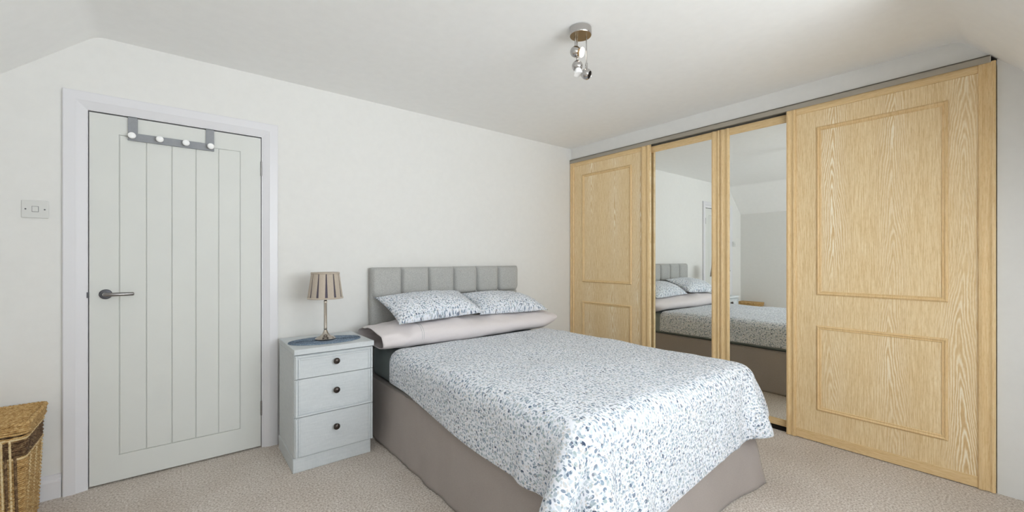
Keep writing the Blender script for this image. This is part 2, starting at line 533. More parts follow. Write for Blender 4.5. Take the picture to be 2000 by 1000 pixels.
# ------------------------------------------------------------------ door, frame and what hangs on it
# architrave: flat outer band with a wide chamfer falling to the door
arch = [(0.0, 0.0), (0.0, 0.020), (0.004, 0.022), (0.046, 0.022), (0.050, 0.020), (0.085, 0.006), (0.085, 0.0)]
OX0, OX1, OZ = DOOR_X0 - 0.003 - 0.091, DOOR_X1 + 0.003 + 0.091, DOOR_Z + 0.006 + 0.091
tr = MB()
def arch_loop(seq):
    rows = []
    for a, t in arch:
        y = YA - t
        rows.append([(OX0 + a, y, 0), (OX0 + a, y, OZ - a), (OX1 - a, y, OZ - a), (OX1 - a, y, 0)])
    return rows
tr.grid(arch_loop(arch))
# lining behind the architrave
tr.box(DOOR_X0 - 0.030, DOOR_X0 - 0.004, YA - 0.004, YA + 0.12, 0, DOOR_Z + 0.03)
tr.box(DOOR_X1 + 0.004, DOOR_X1 + 0.030, YA - 0.004, YA + 0.12, 0, DOOR_Z + 0.03)
tr.box(DOOR_X0 - 0.004, DOOR_X1 + 0.004, YA - 0.004, YA + 0.12, DOOR_Z + 0.007, DOOR_Z + 0.03)
struct(tr.build('trim_1', 'gloss_white'), 'white chamfered door frame around the panelled door', 'door frame')
st = MB()
st.box(DOOR_X0 - 0.004, DOOR_X1 + 0.004, YA + 0.042, YA + 0.06, 0, DOOR_Z + 0.008)  # dark sheet puts the shade of the door's edge gap into colour
struct(st.build('door_gap_shade', 'gap'), 'dark sheet behind the bedroom door, shade of its edge gap as colour', 'door frame')

GX0, GX1, GZ0, GZ1 = -0.247, 0.305, 0.150, 1.882      # grooved field
dm = MB()
dm.box(DOOR_X0, DOOR_X1, YA + 0.006, YA + 0.040, 0.010, DOOR_Z)
for a in ((DOOR_X0, GX0 - 0.0025, 0.010, DOOR_Z), (GX1 + 0.0025, DOOR_X1, 0.010, DOOR_Z),
          (GX0 - 0.0025, GX1 + 0.0025, 0.010, GZ0 - 0.0025), (GX0 - 0.0025, GX1 + 0.0025, GZ1 + 0.0025, DOOR_Z)):
    dm.box(a[0], a[1], YA, YA + 0.007, a[2], a[3])
door = struct(dm.build('door_1', 'door_paint'), 'pale grey cottage door with five vertical boards and a lever handle', 'door')
nb = 5
for i in range(nb):
    a = GX0 + (GX1 - GX0) * i / nb; b = GX0 + (GX1 - GX0) * (i + 1) / nb
    MB().box(a + 0.0015, b - 0.0015, YA, YA + 0.007, GZ0 + 0.001, GZ1 - 0.001, 0.0018, 1).build('plank', 'door_paint', door)
for z in (1.79, 0.252):
    h = MB().lathe([(0.0045, -0.045), (0.0045, 0.045)], (DOOR_X1 + 0.002, YA - 0.004, z), n=12)
    for k in (-0.03, -0.01, 0.01, 0.03): h.lathe([(0.0052, -0.0008), (0.0052, 0.0008)], (DOOR_X1 + 0.002, YA - 0.004, z + k), n=12)
    h.box(DOOR_X1 - 0.002, DOOR_X1 + 0.010, YA - 0.0015, YA + 0.001, z - 0.045, z + 0.045)
    h.build('hinge', 'steel', door, angle=40)
HX, HZ = -0.300, 1.022
hr = MB().lathe([(0.0, 0.0), (0.026, 0.0), (0.0262, 0.006), (0.0235, 0.009), (0.018, 0.0095), (0.0, 0.0095)], (HX, YA, HZ), (0, -1, 0), 32, cap=False)
handle = hr.build('handle_rose', 'dark_steel', door, angle=40)
lv = MB().tube([(HX, YA - 0.008, HZ), (HX, YA - 0.040, HZ), (HX + 0.004, YA - 0.048, HZ), (HX + 0.013, YA - 0.052, HZ), (HX + 0.03, YA - 0.053, HZ), (HX + 0.112, YA - 0.053, HZ), (HX + 0.116, YA - 0.053, HZ)],
               [0.0115, 0.0105, 0.0105, 0.0105, 0.010, 0.0095, 0.006], 16)
lv.build('lever', 'steel', handle, angle=50)
MB().box(DOOR_X0 - 0.009, DOOR_X0 + 0.0005, YA - 0.0065, YA + 0.010, HZ - 0.016, HZ + 0.014).build('latch_keep', 'dark_steel', door)

# over-door hook rack
RX0, RX1 = -0.212, 0.172
rack = thing('hook_rack', 'grey over-door rack with four white knobs hanging on the door', 'hook rack', (0, YA - 0.004, 1.86))
Y1, Y2 = YA - 0.012, YA - 0.003
MB().box(RX0, RX1, Y1, Y2, 1.860, 1.902, 0.0015).build('rail', 'hook_grey', rack)
for a in (RX0, RX1 - 0.040):
    s_ = MB().box(a, a + 0.040, Y1 + 0.001, Y2, 1.902, DOOR_Z + 0.0045)
    s_.box(a, a + 0.040, Y1 + 0.001, YA + 0.041, DOOR_Z + 0.002, DOOR_Z + 0.0045)
    s_.build('strap', 'hook_grey', rack)
for i in range(4):
    x = RX0 + 0.018 + i * (RX1 - RX0 - 0.036) / 3
    stem = MB().lathe([(0.010, 0), (0.010, 0.006), (0.006, 0.010), (0.0055, 0.026)], (x, Y1, 1.882), (0, -1, 0), 16).build('peg', 'steel', rack, angle=40)
    MB().lathe([(0.0, 0.022), (0.010, 0.0225), (0.0155, 0.026), (0.0175, 0.031), (0.016, 0.0365), (0.010, 0.0405), (0.0, 0.042)], (x, Y1, 1.882), (0, -1, 0), 24, cap=False).build('knob', 'porcelain', stem, smooth=True)

# light switch
sw = thing('light_switch', 'white single rocker light switch on the wall left of the door', 'light switch', (-0.551, YA, 1.457))
MB().box(-0.597, -0.506, YA - 0.009, YA - 0.0005, 1.414, 1.500, 0.0025).build('plate', 'switch', sw)
rk = MB().box(-0.561, -0.541, YA - 0.012, YA - 0.008, 1.4455, 1.4705, 0.001)
rk.build('rocker', 'switch', sw)
MB().box(-0.5625, -0.5395, YA - 0.0094, YA - 0.0085, 1.444, 1.472).build('rocker_gap', 'dark_steel', sw)
for x in (-0.583, -0.519):
    MB().lathe([(0.0034, 0), (0.0034, 0.0008), (0.002, 0.0012)], (x, YA - 0.0088, 1.457), (0, -1, 0), 12).build('screw', 'dark_steel', sw)

# ------------------------------------------------------------------ fitted wardrobe
WD = thing('wardrobe', 'fitted oak wardrobe with two mirrored and two panelled sliding doors', 'wardrobe', (XB, (WY0 + YA) / 2, 0))
Y_L, Y_R = YA, WY0
body = MB()
body.box(3.40, 3.94, Y_R + 0.005, Y_R + 0.025, 0, 2.24)
body.box(3.40, 3.94, Y_L - 0.025, Y_L - 0.005, 0, 2.24)
body.box(3.92, 3.94, Y_R + 0.025, Y_L - 0.025, 0, 2.24)
body.box(3.40, 3.94, Y_R + 0.005, Y_L - 0.005, 2.242, 2.26)
body.build('carcass', 'oak_v', WD)
tk = MB()
tk.box(XB - 0.022, XB - 0.019, WY0 + 0.022, Y_L - 0.001, 2.229, 2.268)       # fascia
tk.box(XB - 0.022, XB + 0.095, WY0 + 0.022, Y_L - 0.001, 2.262, 2.266)
tk.box(XB + 0.022, XB + 0.024, WY0 + 0.022, Y_L - 0.001, 2.236, 2.262)
tk.box(XB + 0.092, XB + 0.095, WY0 + 0.022, Y_L - 0.001, 2.229, 2.262)
top_track = tk.build('top_track', 'track', WD)
MB().box(XB - 0.022, XB - 0.015, WY0 + 0.020, WY0 + 0.0225, 2.229, 2.268).build('track_end_cap', 'switch', top_track)
bt = MB().box(XB + 0.022, XB + 0.085, Y_R + 0.004, Y_L - 0.004, 0.0, 0.024)
bt.build('bottom_track', 'gap', WD)

def stile(x, ya, yb, z0, z1, mat, parent, nose=None):
    """vertical door edge profile: hollow in the middle, rounded outer bead"""
    w = yb - ya
    prof = [(0, 0.0), (0, -0.010), (0.06, -0.014), (0.22, -0.016), (0.34, -0.012), (0.44, -0.009), (0.56, -0.008), (0.68, -0.010), (0.78, -0.016), (0.9, -0.015), (0.98, -0.012), (1.0, -0.006), (1.0, 0.0)]
    if nose == 'a': prof = [(1 - a, b) for a, b in prof][::-1]
    m = MB()
    m.prism([(x + b, ya + a * w, z0) for a, b in prof], (0, 0, z1 - z0))
    return m.build('stile', mat, parent, angle=35)

def moulding(x, ya, yb, z0, z1, parent, w=0.026):
    """raised ogee frame planted on a door"""
    prof = [(0, 0), (0, 0.004), (0.15, 0.008), (0.35, 0.0105), (0.5, 0.008), (0.62, 0.004), (0.72, 0.0035), (0.82, 0.006), (0.93, 0.0045), (1, 0)]
    m = MB()
    rows = [[(x - t, ya + a * w, z0 + a * w), (x - t, yb - a * w, z0 + a * w), (x - t, yb - a * w, z1 - a * w), (x - t, ya + a * w, z1 - a * w)] for a, t in prof]
    m.grid(rows, close_v=True)
    return m.build('moulding', 'oak_mould', parent, angle=30)
MAT['oak_mould'] = oak('limed_oak_moulding', 2, 1.9, True)

def panel_door(ya, yb, xf, seed, label, sl, sr):
    m = oak('limed_oak_panel_%d' % int(seed * 10), 2, seed)
    d = MB().box(xf, xf + 0.018, ya, yb, 0.005, 2.236).build('sliding_door', m, WD)
    d['label'] = label
    stile(xf, yb - sl, yb, 0.003, 2.234, 'oak_v', d)
    stile(xf, ya, ya + sr, 0.003, 2.234, 'oak_v', d, 'a')
    for z0, z1 in ((0.004, 0.062), (2.190, 2.234)):
        MB().box(xf - 0.006, xf + 0.002, ya + sr, yb - sl, z0, z1, 0.0015, 1).build('rail', 'oak_h', d)
    return d
XF = XB - 0.004
d1 = panel_door(2.135, Y_L - 0.003, XF, 0.0, 'oak panelled sliding door next to the headboard wall', 0.048, 0.085)
for z0, z1 in ((0.972, 2.090), (0.208, 0.775)): moulding(XF, 2.329, 2.933, z0, z1, d1)
d4 = panel_door(Y_R + 0.002, 1.062, XF, 2.3, 'oak panelled sliding door at the right end', 0.056, 0.062)
for z0, z1 in ((0.973, 2.081), (0.212, 0.774)): moulding(XF, 0.286, 0.890, z0, z1, d4)

def mirror_door(ya, yb, xf, label, left_w, right_w):
    d = MB().box(xf + 0.004, xf + 0.018, ya, yb, 0.030, 2.226).build('sliding_door', 'oak_v', WD)
    d['label'] = label
    MB().box(xf, xf + 0.004, ya + right_w, yb - left_w, 0.075, 2.172).build('mirror_panel', 'mirror', d)
    stile(xf + 0.004, yb - left_w, yb, 0.030, 2.224, 'oak_v', d)
    stile(xf + 0.004, ya, ya + right_w, 0.030, 2.224, 'oak_v', d, 'a')
    for z0, z1 in ((0.030, 0.078), (2.168, 2.224)):
        MB().box(xf - 0.004, xf + 0.004, ya + right_w, yb - left_w, z0, z1, 0.0015, 1).build('rail', 'oak_h', d)
    return d
XR = XB + 0.034
mirror_door(1.536, 2.20, XR, 'mirrored sliding door beside the bed head', 0.050, 0.064)
mirror_door(0.96, 1.533, XR, 'mirrored sliding door nearer the foot of the bed', 0.069, 0.050)

# ------------------------------------------------------------------ bedside cabinet
NX0, NX1, NY0, NY1, NZ = 0.509, 0.957, 2.585, 3.02, 0.700
BC = thing('bedside_cabinet', 'grey-blue painted three drawer bedside cabinet between door and bed', 'bedside cabinet', ((NX0 + NX1) / 2, (NY0 + NY1) / 2, 0))
cb2 = MB()
cb2.box(NX0, NX1, NY0 + 0.018, NY1, 0.085, 0.668, 0.002, 1)
cb2.build('body', 'bedside', BC)
MB().box(NX0 - 0.001, NX1 + 0.003, NY0 - 0.008, NY1 + 0.004, 0.669, NZ, 0.003, 2).build('top', 'bedside', BC)
MB().box(NX0 - 0.004, NX1 - 0.012, NY0 + 0.012, NY1, 0.0, 0.084, 0.003, 1).build('plinth', 'bedside', BC)
dr = ((0.530, 0.664, 0.609, 't'), (0.315, 0.527, 0.438, 'm'), (0.088, 0.312, 0.222, 'b'))
for z0, z1, zk, kind in dr:
    d = MB().box(NX0 + 0.002, NX1 - 0.002, NY0 + 0.002, NY0 + 0.018, z0, z1, 0.002, 1).build('drawer', 'bedside', BC)
    for off, dep in ((0.0, 0.015), (0.0155, 0.008)):
        w = 0.010
        a0, a1, b0, b1 = NX0 + 0.006 + off, NX1 - 0.006 - off, z0 + 0.002 + (off if kind in 'bm' and kind == 'm' else 0), z1 - 0.003 - (off if kind == 't' else 0)
        yf = NY0 + 0.002 - dep * 0.6
        strips = [(a0, a0 + w, b0, b1), (a1 - w, a1, b0, b1)]
        if kind == 't': strips.append((a0 + w, a1 - w, b1 - w, b1))
        if kind == 'm': strips.append((a0 + w, a1 - w, b0, b0 + w))
        for q in strips: MB().box(q[0], q[1], yf, NY0 + 0.003, q[2], q[3], 0.0025, 2).build('moulding', 'bedside', d)
    MB().lathe([(0.0, 0), (0.011, 0), (0.0105, 0.004), (0.008, 0.010), (0.009, 0.014), (0.0165, 0.018), (0.0185, 0.022), (0.017, 0.027), (0.010, 0.031), (0.0, 0.0325)],
               (0.733, NY0 + 0.002, zk), (0, -1, 0), 28, cap=False).build('knob', 'bronze', d, smooth=True)

# oval braided mat: one coil spiralling outwards, laid flat on the cabinet
MC = Vector((0.722, 2.765, NZ + 0.0005))
pm = MB()
rings = 15
pm.lathe([(0.0, 0.0), (1.0, 0.0), (1.0, 0.0025), (0.0, 0.0025)], (0, 0, 0), n=64, cap=False)
for v in pm.bm.verts: v.co = Vector((v.co.x * 0.200, v.co.y * 0.118, v.co.z)) + MC
for r in range(rings):
    k = (r + 0.7) / rings
    a, b = 0.205 * k + 0.004, 0.122 * k
    npt = max(24, int(90 * k))
    pts = []
    for i in range(npt):
        t_ = 2 * math.pi * i / npt
        pts.append(MC + Vector((a * math.cos(t_), b * math.sin(t_), 0.0028 + 0.0006 * math.sin(i * 2.1))))
    pm.tube(pts, 0.0042 if r == rings - 1 else 0.0038, 6, closed=True)
mt = pm.build('placemat', 'placemat', smooth=True)
for v in mt.data.vertices:
    if v.co.z < NZ + 0.0004: v.co.z = NZ + 0.0004
rt = Matrix.Translation(MC) @ Matrix.Rotation(math.radians(-6), 4, 'Z') @ Matrix.Translation(-MC)
mt.data.transform(rt)
tag(mt, 'oval braided blue mat on the bedside cabinet under the lamp', 'mat')

# table lamp
LX, LY, LZ = 0.722, 2.768, NZ + 0.0075
LP = thing('table_lamp', 'nickel table lamp with striped pleated shade on the bedside cabinet', 'lamp', (LX, LY, LZ))
MB().lathe([(0.0, 0.0), (0.056, 0.0), (0.060, 0.004), (0.060, 0.008), (0.053, 0.011), (0.050, 0.016), (0.036, 0.021), (0.024, 0.030), (0.016, 0.042), (0.011, 0.056), (0.0095, 0.060), (0.0, 0.060)],
           (LX, LY, LZ), n=40, cap=False).build('base', 'nickel', LP, angle=50)
fl = MB()
nf = 40
prof = [0.06, 0.066, 0.074, 0.228, 0.240, 0.246]
rads = [0.0075, 0.0105, 0.0095, 0.0095, 0.0105, 0.007]
fl.grid([[(LX + (r * (1 - (0.16 if 0.07 < h < 0.235 else 0) * abs(math.sin(4 * 2 * math.pi * k / nf)))) * math.cos(2 * math.pi * k / nf),
           LY + (r * (1 - (0.16 if 0.07 < h < 0.235 else 0) * abs(math.sin(4 * 2 * math.pi * k / nf)))) * math.sin(2 * math.pi * k / nf), LZ + h) for k in range(nf)] for h, r in zip(prof, rads)], close_v=True)
fl.lathe([(0.006, 0.244), (0.006, 0.28), (0.0, 0.28)], (LX, LY, LZ), n=16, cap=False)
fl.build('stem', 'nickel', LP, smooth=True)
S0, S1, R0, R1 = LZ + 0.256, LZ + 0.420, 0.102, 0.080
def cone_r(z): return R0 + (R1 - R0) * (z - S0) / (S1 - S0)
nseg = 160
sh = MB()
sh.grid([[(LX + (cone_r(z) - 0.003) * math.cos(2 * math.pi * k / nseg), LY + (cone_r(z) - 0.003) * math.sin(2 * math.pi * k / nseg), z) for k in range(nseg)] for z in (S0, (S0 + S1) / 2, S1)], close_v=True)
shade = sh.build('shade', 'shade_dark', LP, smooth=True)
npl = 12
for i in range(npl):
    a0 = 2 * math.pi * (i + 0.12) / npl
    m = MB()
    rows = []
    for z, wd in ((S0 + 0.004, 0.70), ((S0 + S1) / 2, 0.77), (S1 - 0.004, 0.86)):
        hw = wd * math.pi / npl
        rows.append([(LX + (cone_r(z) + e) * math.cos(a0 + q * hw), LY + (cone_r(z) + e) * math.sin(a0 + q * hw), z) for q, e in ((-1, -0.003), (-1, 0.0008), (-0.33, 0.001), (0.33, 0.001), (1, 0.0008), (1, -0.003))])
    m.grid(rows)
    m.build('pleat', 'shade_cloth', shade)
for z0, z1 in ((S0, S0 + 0.010), (S1 - 0.010, S1)):
    m = MB()
    rows = []
    for e, z in ((-0.004, z0), (0.0025, z0), (0.003, (z0 + z1) / 2), (0.0025, z1), (-0.004, z1)):
        rows.append([(LX + (cone_r(z) + e) * math.cos(2 * math.pi * k / 64), LY + (cone_r(z) + e) * math.sin(2 * math.pi * k / 64), z) for k in range(64)])
    m.grid(rows, close_u=True, close_v=True)
    m.build('band', 'shade_cloth', shade, smooth=True)

# ------------------------------------------------------------------ bed
BX0, BX1, BY0, BY1 = 1.095, 2.445, 0.985, 2.985
BED = thing('bed', 'double divan bed with grey buttoned headboard against the white wall', 'bed', ((BX0 + BX1) / 2, (BY0 + BY1) / 2, 0))
MB().box(BX0 + 0.03, BX1 - 0.03, BY0 + 0.03, BY1, 0.03, 0.365, 0.02).build('divan_base', 'divan', BED)
HB0, HB1, HBY, HBZ = 1.107, 2.484, 3.03, 1.146
hb = MB().box(HB0, HB1, HBY, YA - 0.018, 0.30, HBZ, 0.008, 2)
headboard = hb.build('headboard', 'headboard', BED, angle=40)
headboard['label'] = 'grey fabric headboard of stitched upholstered panels'
npan = 6
pw = (HB1 - HB0) / npan
def cushion(x0, x1, z0, z1, dep, pinch, name):
    """one stuffed panel of the headboard, its lower corners drawn into the tuft buttons"""
    n, m_ = 24, 30
    P = []
    rc = 0.055 * pinch
    for i in range(n + 1):
        row = []
        for j in range(m_ + 1):
            u = -1 + 2 * i / n; w = (j / m_) ** (1.35 if pinch else 1.0)
            z = z0 + (z1 - z0) * w
            half = (x1 - x0) / 2
            if rc and z - z0 < rc:      # lower corners rounded off towards the buttons
                half -= 0.62 * (rc - math.sqrt(max(0.0, rc * rc - (rc - (z - z0)) ** 2)))
            x = (x0 + x1) / 2 + u * half
            e = (1 - abs(u) ** 6) ** 0.5
            ez = (1 - abs(2 * w - 1) ** 9) ** 0.5
            row.append((x, HBY - dep * e * ez, z))
        P.append(row)
    mm = MB(); mm.grid(P)
    return mm.build(name, 'headboard', headboard, smooth=True)
for i in range(npan):
    a, b = HB0 + i * pw, HB0 + (i + 1) * pw
    cushion(a, b, 0.922, HBZ + 0.002, 0.042, 1.0, 'upper_panel')
    cushion(a, b, 0.60, 0.918, 0.026, 0.0, 'lower_panel')
for i in range(1, npan):
    MB().lathe([(0.0, 0.012), (0.008, 0.011), (0.011, 0.006), (0.011, 0.0)], (HB0 + i * pw, HBY, 0.925), (0, -1, 0), 16, cap=False).build('button', 'headboard', headboard, smooth=True)

# mattress in its fitted sheet
def rounded_box(x0, x1, y0, y1, z0, z1, r, nx, ny, nz, f=None):
    m = MB().box(x0, x1, y0, y1, z0, z1, r, 4)
    return m
mat_o = rounded_box(BX0, BX1, BY0, BY1, 0.372, 0.598, 0.05, 0, 0, 0).build('mattress', 'sheet', smooth=True)
tag(mat_o, 'mattress in a grey-green fitted sheet on the divan', 'mattress')

# valance: flat fabric top under the mattress, skirts falling to the carpet with soft folds and open pleats at the corners
def valance():
    m = MB()
    x0, x1, y0, y1 = BX0 - 0.002, BX1 + 0.002, BY0 - 0.002, BY1 - 0.005
    def wave(s, k):
        return 0.5 + 0.5 * noise.noise(Vector((s * 2.6, k * 7.1, 0.3))) + 0.28 * noise.noise(Vector((s * 7.5, k * 3.3, 1.7)))
    nz = 22
    def run(pa, pb, nrm, k, flare0, flare1):
        pa, pb, nrm = Vector(pa), Vector(pb), Vector(nrm)
        L = (pb - pa).length; n = int(L / 0.02)
        P = []
        for i in range(n + 1):
            s = i / n
            row = []
            for j in range(nz + 1):
                h = j / nz           # 0 top .. 1 floor
                z = 0.375 * (1 - h) + 0.004 * h
                base = 0.012 + 0.030 * h
                fold = wave(s * L, k) * (0.030 * h ** 1.3)
                crease = 0.007 * noise.noise(Vector((s * L * 7 + h * 2.2, h * 1.6, k * 5.0))) + 0.004 * noise.noise(Vector((s * L * 19 - h * 1.5, h * 2.5, k * 2.0)))
                fl_ = (flare0 * math.exp(-(s * L / 0.16) ** 2) + flare1 * math.exp(-((1 - s) * L / 0.16) ** 2)) * h
                end = (pb - pa).normalized() * (-(flare0) * math.exp(-(s * L / 0.10) ** 2) + flare1 * math.exp(-((1 - s) * L / 0.10) ** 2)) * h
                p = pa.lerp(pb, s) + nrm * (base + fold + crease + fl_) + end
                p.z = z + (0.006 * noise.noise(Vector((s * L * 5, k, 9.0))) * h if j == nz else 0)
                p.z = max(p.z, 0.003)
                row.append(p)
            P.append(row)
        m.grid(P)
    run((x0, y1, 0), (x0, y0, 0), (-1, 0, 0), 1, 0.0, 0.022)
    run((x0, y0, 0), (x1, y0, 0), (0, -1, 0), 2, 0.022, 0.030)
    run((x1, y0, 0), (x1, y1, 0), (1, 0, 0), 3, 0.030, 0.0)
    # gathered top band that tucks under the mattress
    m.grid([[(x0 - 0.012, y1, 0.375), (x0 - 0.012, y0 - 0.012, 0.375), (x1 + 0.012, y0 - 0.012, 0.375), (x1 + 0.012, y1, 0.375)],
            [(x0 - 0.004, y1, 0.381), (x0 - 0.004, y0 - 0.004, 0.381), (x1 + 0.004, y0 - 0.004, 0.381), (x1 + 0.004, y1, 0.381)],
            [(x0 + 0.05, y1, 0.369), (x0 + 0.05, y0 + 0.05, 0.369), (x1 - 0.05, y0 + 0.05, 0.369), (x1 - 0.05, y1, 0.369)]])
    o = m.build('valance', 'valance', smooth=True)
    sd = o.modifiers.new('cloth_thickness', 'SOLIDIFY'); sd.thickness = 0.002; sd.offset = 1
    return tag(o, 'taupe grey valance skirt hanging from the divan to the carpet', 'valance')
valance()

# duvet: a cloth settled over the mattress by a small position based simulation
def drape(nx, ny, p0, rest, box, r, steps, iters, extra=None):
    """p0 (nx,ny,3) start, rest spacing arrays come from 'rest' flat layout, box=(lo,hi) rounded box collider"""
    p = p0.copy(); v = np.zeros_like(p)
    lo, hi = np.array(box[0]) + r, np.array(box[1]) - r
    R = rest
    def sl(di, dj, par, ax):
        out = []
        for q in range(2):
            a = [slice(None), slice(None)]; b = [slice(None), slice(None)]
            out.append(q)
        return out
    cons = []
    def add(di, dj, stiff):
        n0, n1 = nx - abs(di), ny - abs(dj)
        ia = np.arange(n0)[:, None] + np.zeros(n1, int)[None, :] + (0 if di >= 0 else -di)
        ja = np.arange(n1)[None, :] + np.zeros(n0, int)[:, None] + (0 if dj >= 0 else -dj)
        key = (ia // max(1, abs(di))) % 2 if di else (ja // abs(dj)) % 2
        for q in (0, 1):
            k = key == q
            A = (ia[k] * ny + ja[k]); B = ((ia[k] + di) * ny + ja[k] + dj)
            L = np.linalg.norm(R.reshape(-1, 3)[A] - R.reshape(-1, 3)[B], axis=1)
            cons.append((A, B, L, stiff))
    add(1, 0, 1.0); add(0, 1, 1.0)
    add(1, 1, 0.45); add(1, -1, 0.45)
    add(2, 0, 0.12); add(0, 2, 0.12)
    add(4, 0, 0.05); add(0, 4, 0.05)
    dt = 1 / 60
    for s in range(steps):
        q = p.reshape(-1, 3)
        old = q.copy()
        vv = v.reshape(-1, 3)
        vv[:, 2] -= 9.8 * dt * 0.3
        vv *= 0.965
        q = q + vv * dt
        for it in range(iters):
            for A, B, L, k in cons:
                d = q[B] - q[A]
                l = np.sqrt((d * d).sum(1)) + 1e-9
                c = (0.5 * k * (l - L) / l)[:, None] * d
                q[A] += c; q[B] -= c
            # rounded box
            cl = np.minimum(np.maximum(q, lo), hi)
            d = q - cl
            l = np.sqrt((d * d).sum(1))
            hit = l < r
            out = hit & (l > 1e-6)
            q[out] = cl[out] + d[out] / l[out][:, None] * r
            ins = hit & (l <= 1e-6)
            q[ins, 2] = hi[2] + r
            # flared valance skirt under the overhang
            m = 0.042 + 0.075 * np.clip((0.375 - q[:, 2]) / 0.375, 0, 1)
            low = q[:, 2] < 0.40
            dl = q[:, 0] - (BX0 - m); dr_ = (BX1 + m) - q[:, 0]; df = q[:, 1] - (BY0 - m)
            ins2 = low & (dl > 0) & (dr_ > 0) & (df > 0)
            near = np.minimum(np.minimum(dl, dr_), df)
            k1 = ins2 & (near == dl); q[k1, 0] = (BX0 - m)[k1]
            k1 = ins2 & (near == dr_); q[k1, 0] = (BX1 + m)[k1]
            k1 = ins2 & (near == df); q[k1, 1] = (BY0 - m)[k1]
            # friction
            q[hit, :2] = q[hit, :2] * 0.25 + old[hit, :2] * 0.75
            q[:, 2] = np.maximum(q[:, 2], 0.006)
        v = ((q - old) / dt).reshape(p.shape)
        p = q.reshape(p.shape)
    return p

def duvet():
    h = 0.024
    X0, X1 = BX0 - 0.275, BX1 + 0.205
    Ya = BY0 - 0.405
    Yb = 2.545
    nx = int((X1 - X0) / h) + 1; ny = int((Yb - Ya) / h) + 1
    rest = np.zeros((nx, ny, 3))
    xs_ = np.linspace(X0, X1, nx)
    for i, x in enumerate(xs_):
        t_ = (x - X0) / (X1 - X0)
        ya = Ya + 0.10 * max(0, t_ - 0.35) / 0.65           # laid slightly askew: shorter at the far foot corner
        yb = Yb + 0.030 + 0.02 * t_
        rest[i, :, 1] = np.linspace(ya, yb, ny)
        k_ = np.clip((rest[i, :, 1] - 1.5) / 1.0, 0, 1)
        rest[i, :, 0] = x + 0.075 * (1 - t_) * k_ * k_ * (3 - 2 * k_)      # pulled up on the cabinet side near the pillows
    start = rest.copy()
    rng = np.random.RandomState(3)
    start[:, :, 2] = 0.645 + 0.004 * rng.rand(nx, ny)
    zz = 0.622
    p = drape(nx, ny, start, rest, ((BX0 - 0.035, BY0 - 0.035, -0.6), (BX1 + 0.035, 3.6, zz)), 0.070, 240, 8)
    # quilt loft: soft swelling on top plus fine creases
    def col(i, j):
        q = p[i, j]
        a, b = rest[i, j, 0], rest[i, j, 1]
        puff = 0.010 * noise.noise(Vector((a * 3.0, b * 3.0, 0))) + 0.006 * noise.noise(Vector((a * 8, b * 5.0, 4.0)))
        cr = 0.0030 * noise.noise(Vector((a * 26, b * 12, 8.0)))
        return puff + cr
    m = MB()
    # normals
    du = np.gradient(p, axis=0); dv = np.gradient(p, axis=1)
    nrm = np.cross(du, dv); nrm /= np.linalg.norm(nrm, axis=2)[:, :, None] + 1e-9
    P = []; UV = []
    for i in range(nx):
        row = []; ur = []
        for j in range(ny):
            e = min(i, nx - 1 - i, j, ny - 1 - j) * h
            lift = 0.012 * (1 - math.exp(-e / 0.05)) + max(-0.006, col(i, j)) * (1 - math.exp(-e / 0.04))
            row.append(tuple(p[i, j] + nrm[i, j] * (lift + 0.004)))
            ur.append((rest[i, j, 0], rest[i, j, 1]))
        P.append(row); UV.append(ur)
    m.grid(P, uvs=UV)
    o = m.build('duvet', 'dots', smooth=True, fix=False)
    sd = o.modifiers.new('filling', 'SOLIDIFY'); sd.thickness = 0.010; sd.offset = -1
    ss = o.modifiers.new('smooth', 'SUBSURF'); ss.levels = 1; ss.render_levels = 1
    return tag(o, 'white duvet printed with blue and grey leaf spots, draped over the bed', 'duvet')
duvet()

# pillows: stuffed cases between four corners
def pillow(name, corners, thick, mat, label, seed, nu=46, nv=30, sag=0.0, group=None, flat=2.6):
    """corners: front-left, front-right, back-right, back-left"""
    A, B, Cc, D = [Vector(c) for c in corners]
    nn = ((B - A) + (Cc - D)).cross((D - A) + (Cc - B)).normalized()
    W = ((B - A).length + (Cc - D).length) / 2; Hh = ((D - A).length + (Cc - B).length) / 2
    m = MB()
    def surf(side):
        P = []; UV = []
        for i in range(nu + 1):
            row = []; ur = []
            for j in range(nv + 1):
                u, w = i / nu, j / nv
                # edges bow inwards between the pinched corners
                cu, cw = 2 * u - 1, 2 * w - 1
                bu = 0.035 * (1 - cu * cu); bw = 0.030 * (1 - cw * cw)
                uu = u + (0.5 - u) * 2 * bw * abs(cu) ** 2
                ww = w + (0.5 - w) * 2 * bu * abs(cw) ** 2
                p = A * (1 - uu) * (1 - ww) + B * uu * (1 - ww) + Cc * uu * ww + D * (1 - uu) * ww
                prof = ((1 - abs(cu) ** flat) * (1 - abs(cw) ** flat)) ** 0.6 * (1.12 - 0.45 * w)
                wr_ = noise.noise(Vector((u * W * 9, w * Hh * 9, seed))) * 0.010 + noise.noise(Vector((u * W * 24, w * Hh * 14, seed + 5))) * 0.0035
                edge = min(1, 4 * min(u, 1 - u, w, 1 - w) + 0.0)
                t_ = thick * 0.5 * prof * (1.0 if side > 0 else 0.4) + wr_ * edge
                if i in (0, nu) or j in (0, nv): t_ = 0
                p = p + nn * (side * t_)
                p.z -= sag * (1 - cw * cw) * (1 - cu * cu)
                row.append(tuple(p)); ur.append((u * W + seed, w * Hh + seed * 0.37))
            P.append(row); UV.append(ur)
        return P, UV
    P, UV = surf(1); m.grid(P, uvs=UV)
    P, UV = surf(-1); m.grid(P, uvs=UV)
    bmesh.ops.remove_doubles(m.bm, verts=m.bm.verts, dist=1e-6)
    o = m.build(name, mat, smooth=True)
    return tag(o, label, 'pillow', group)

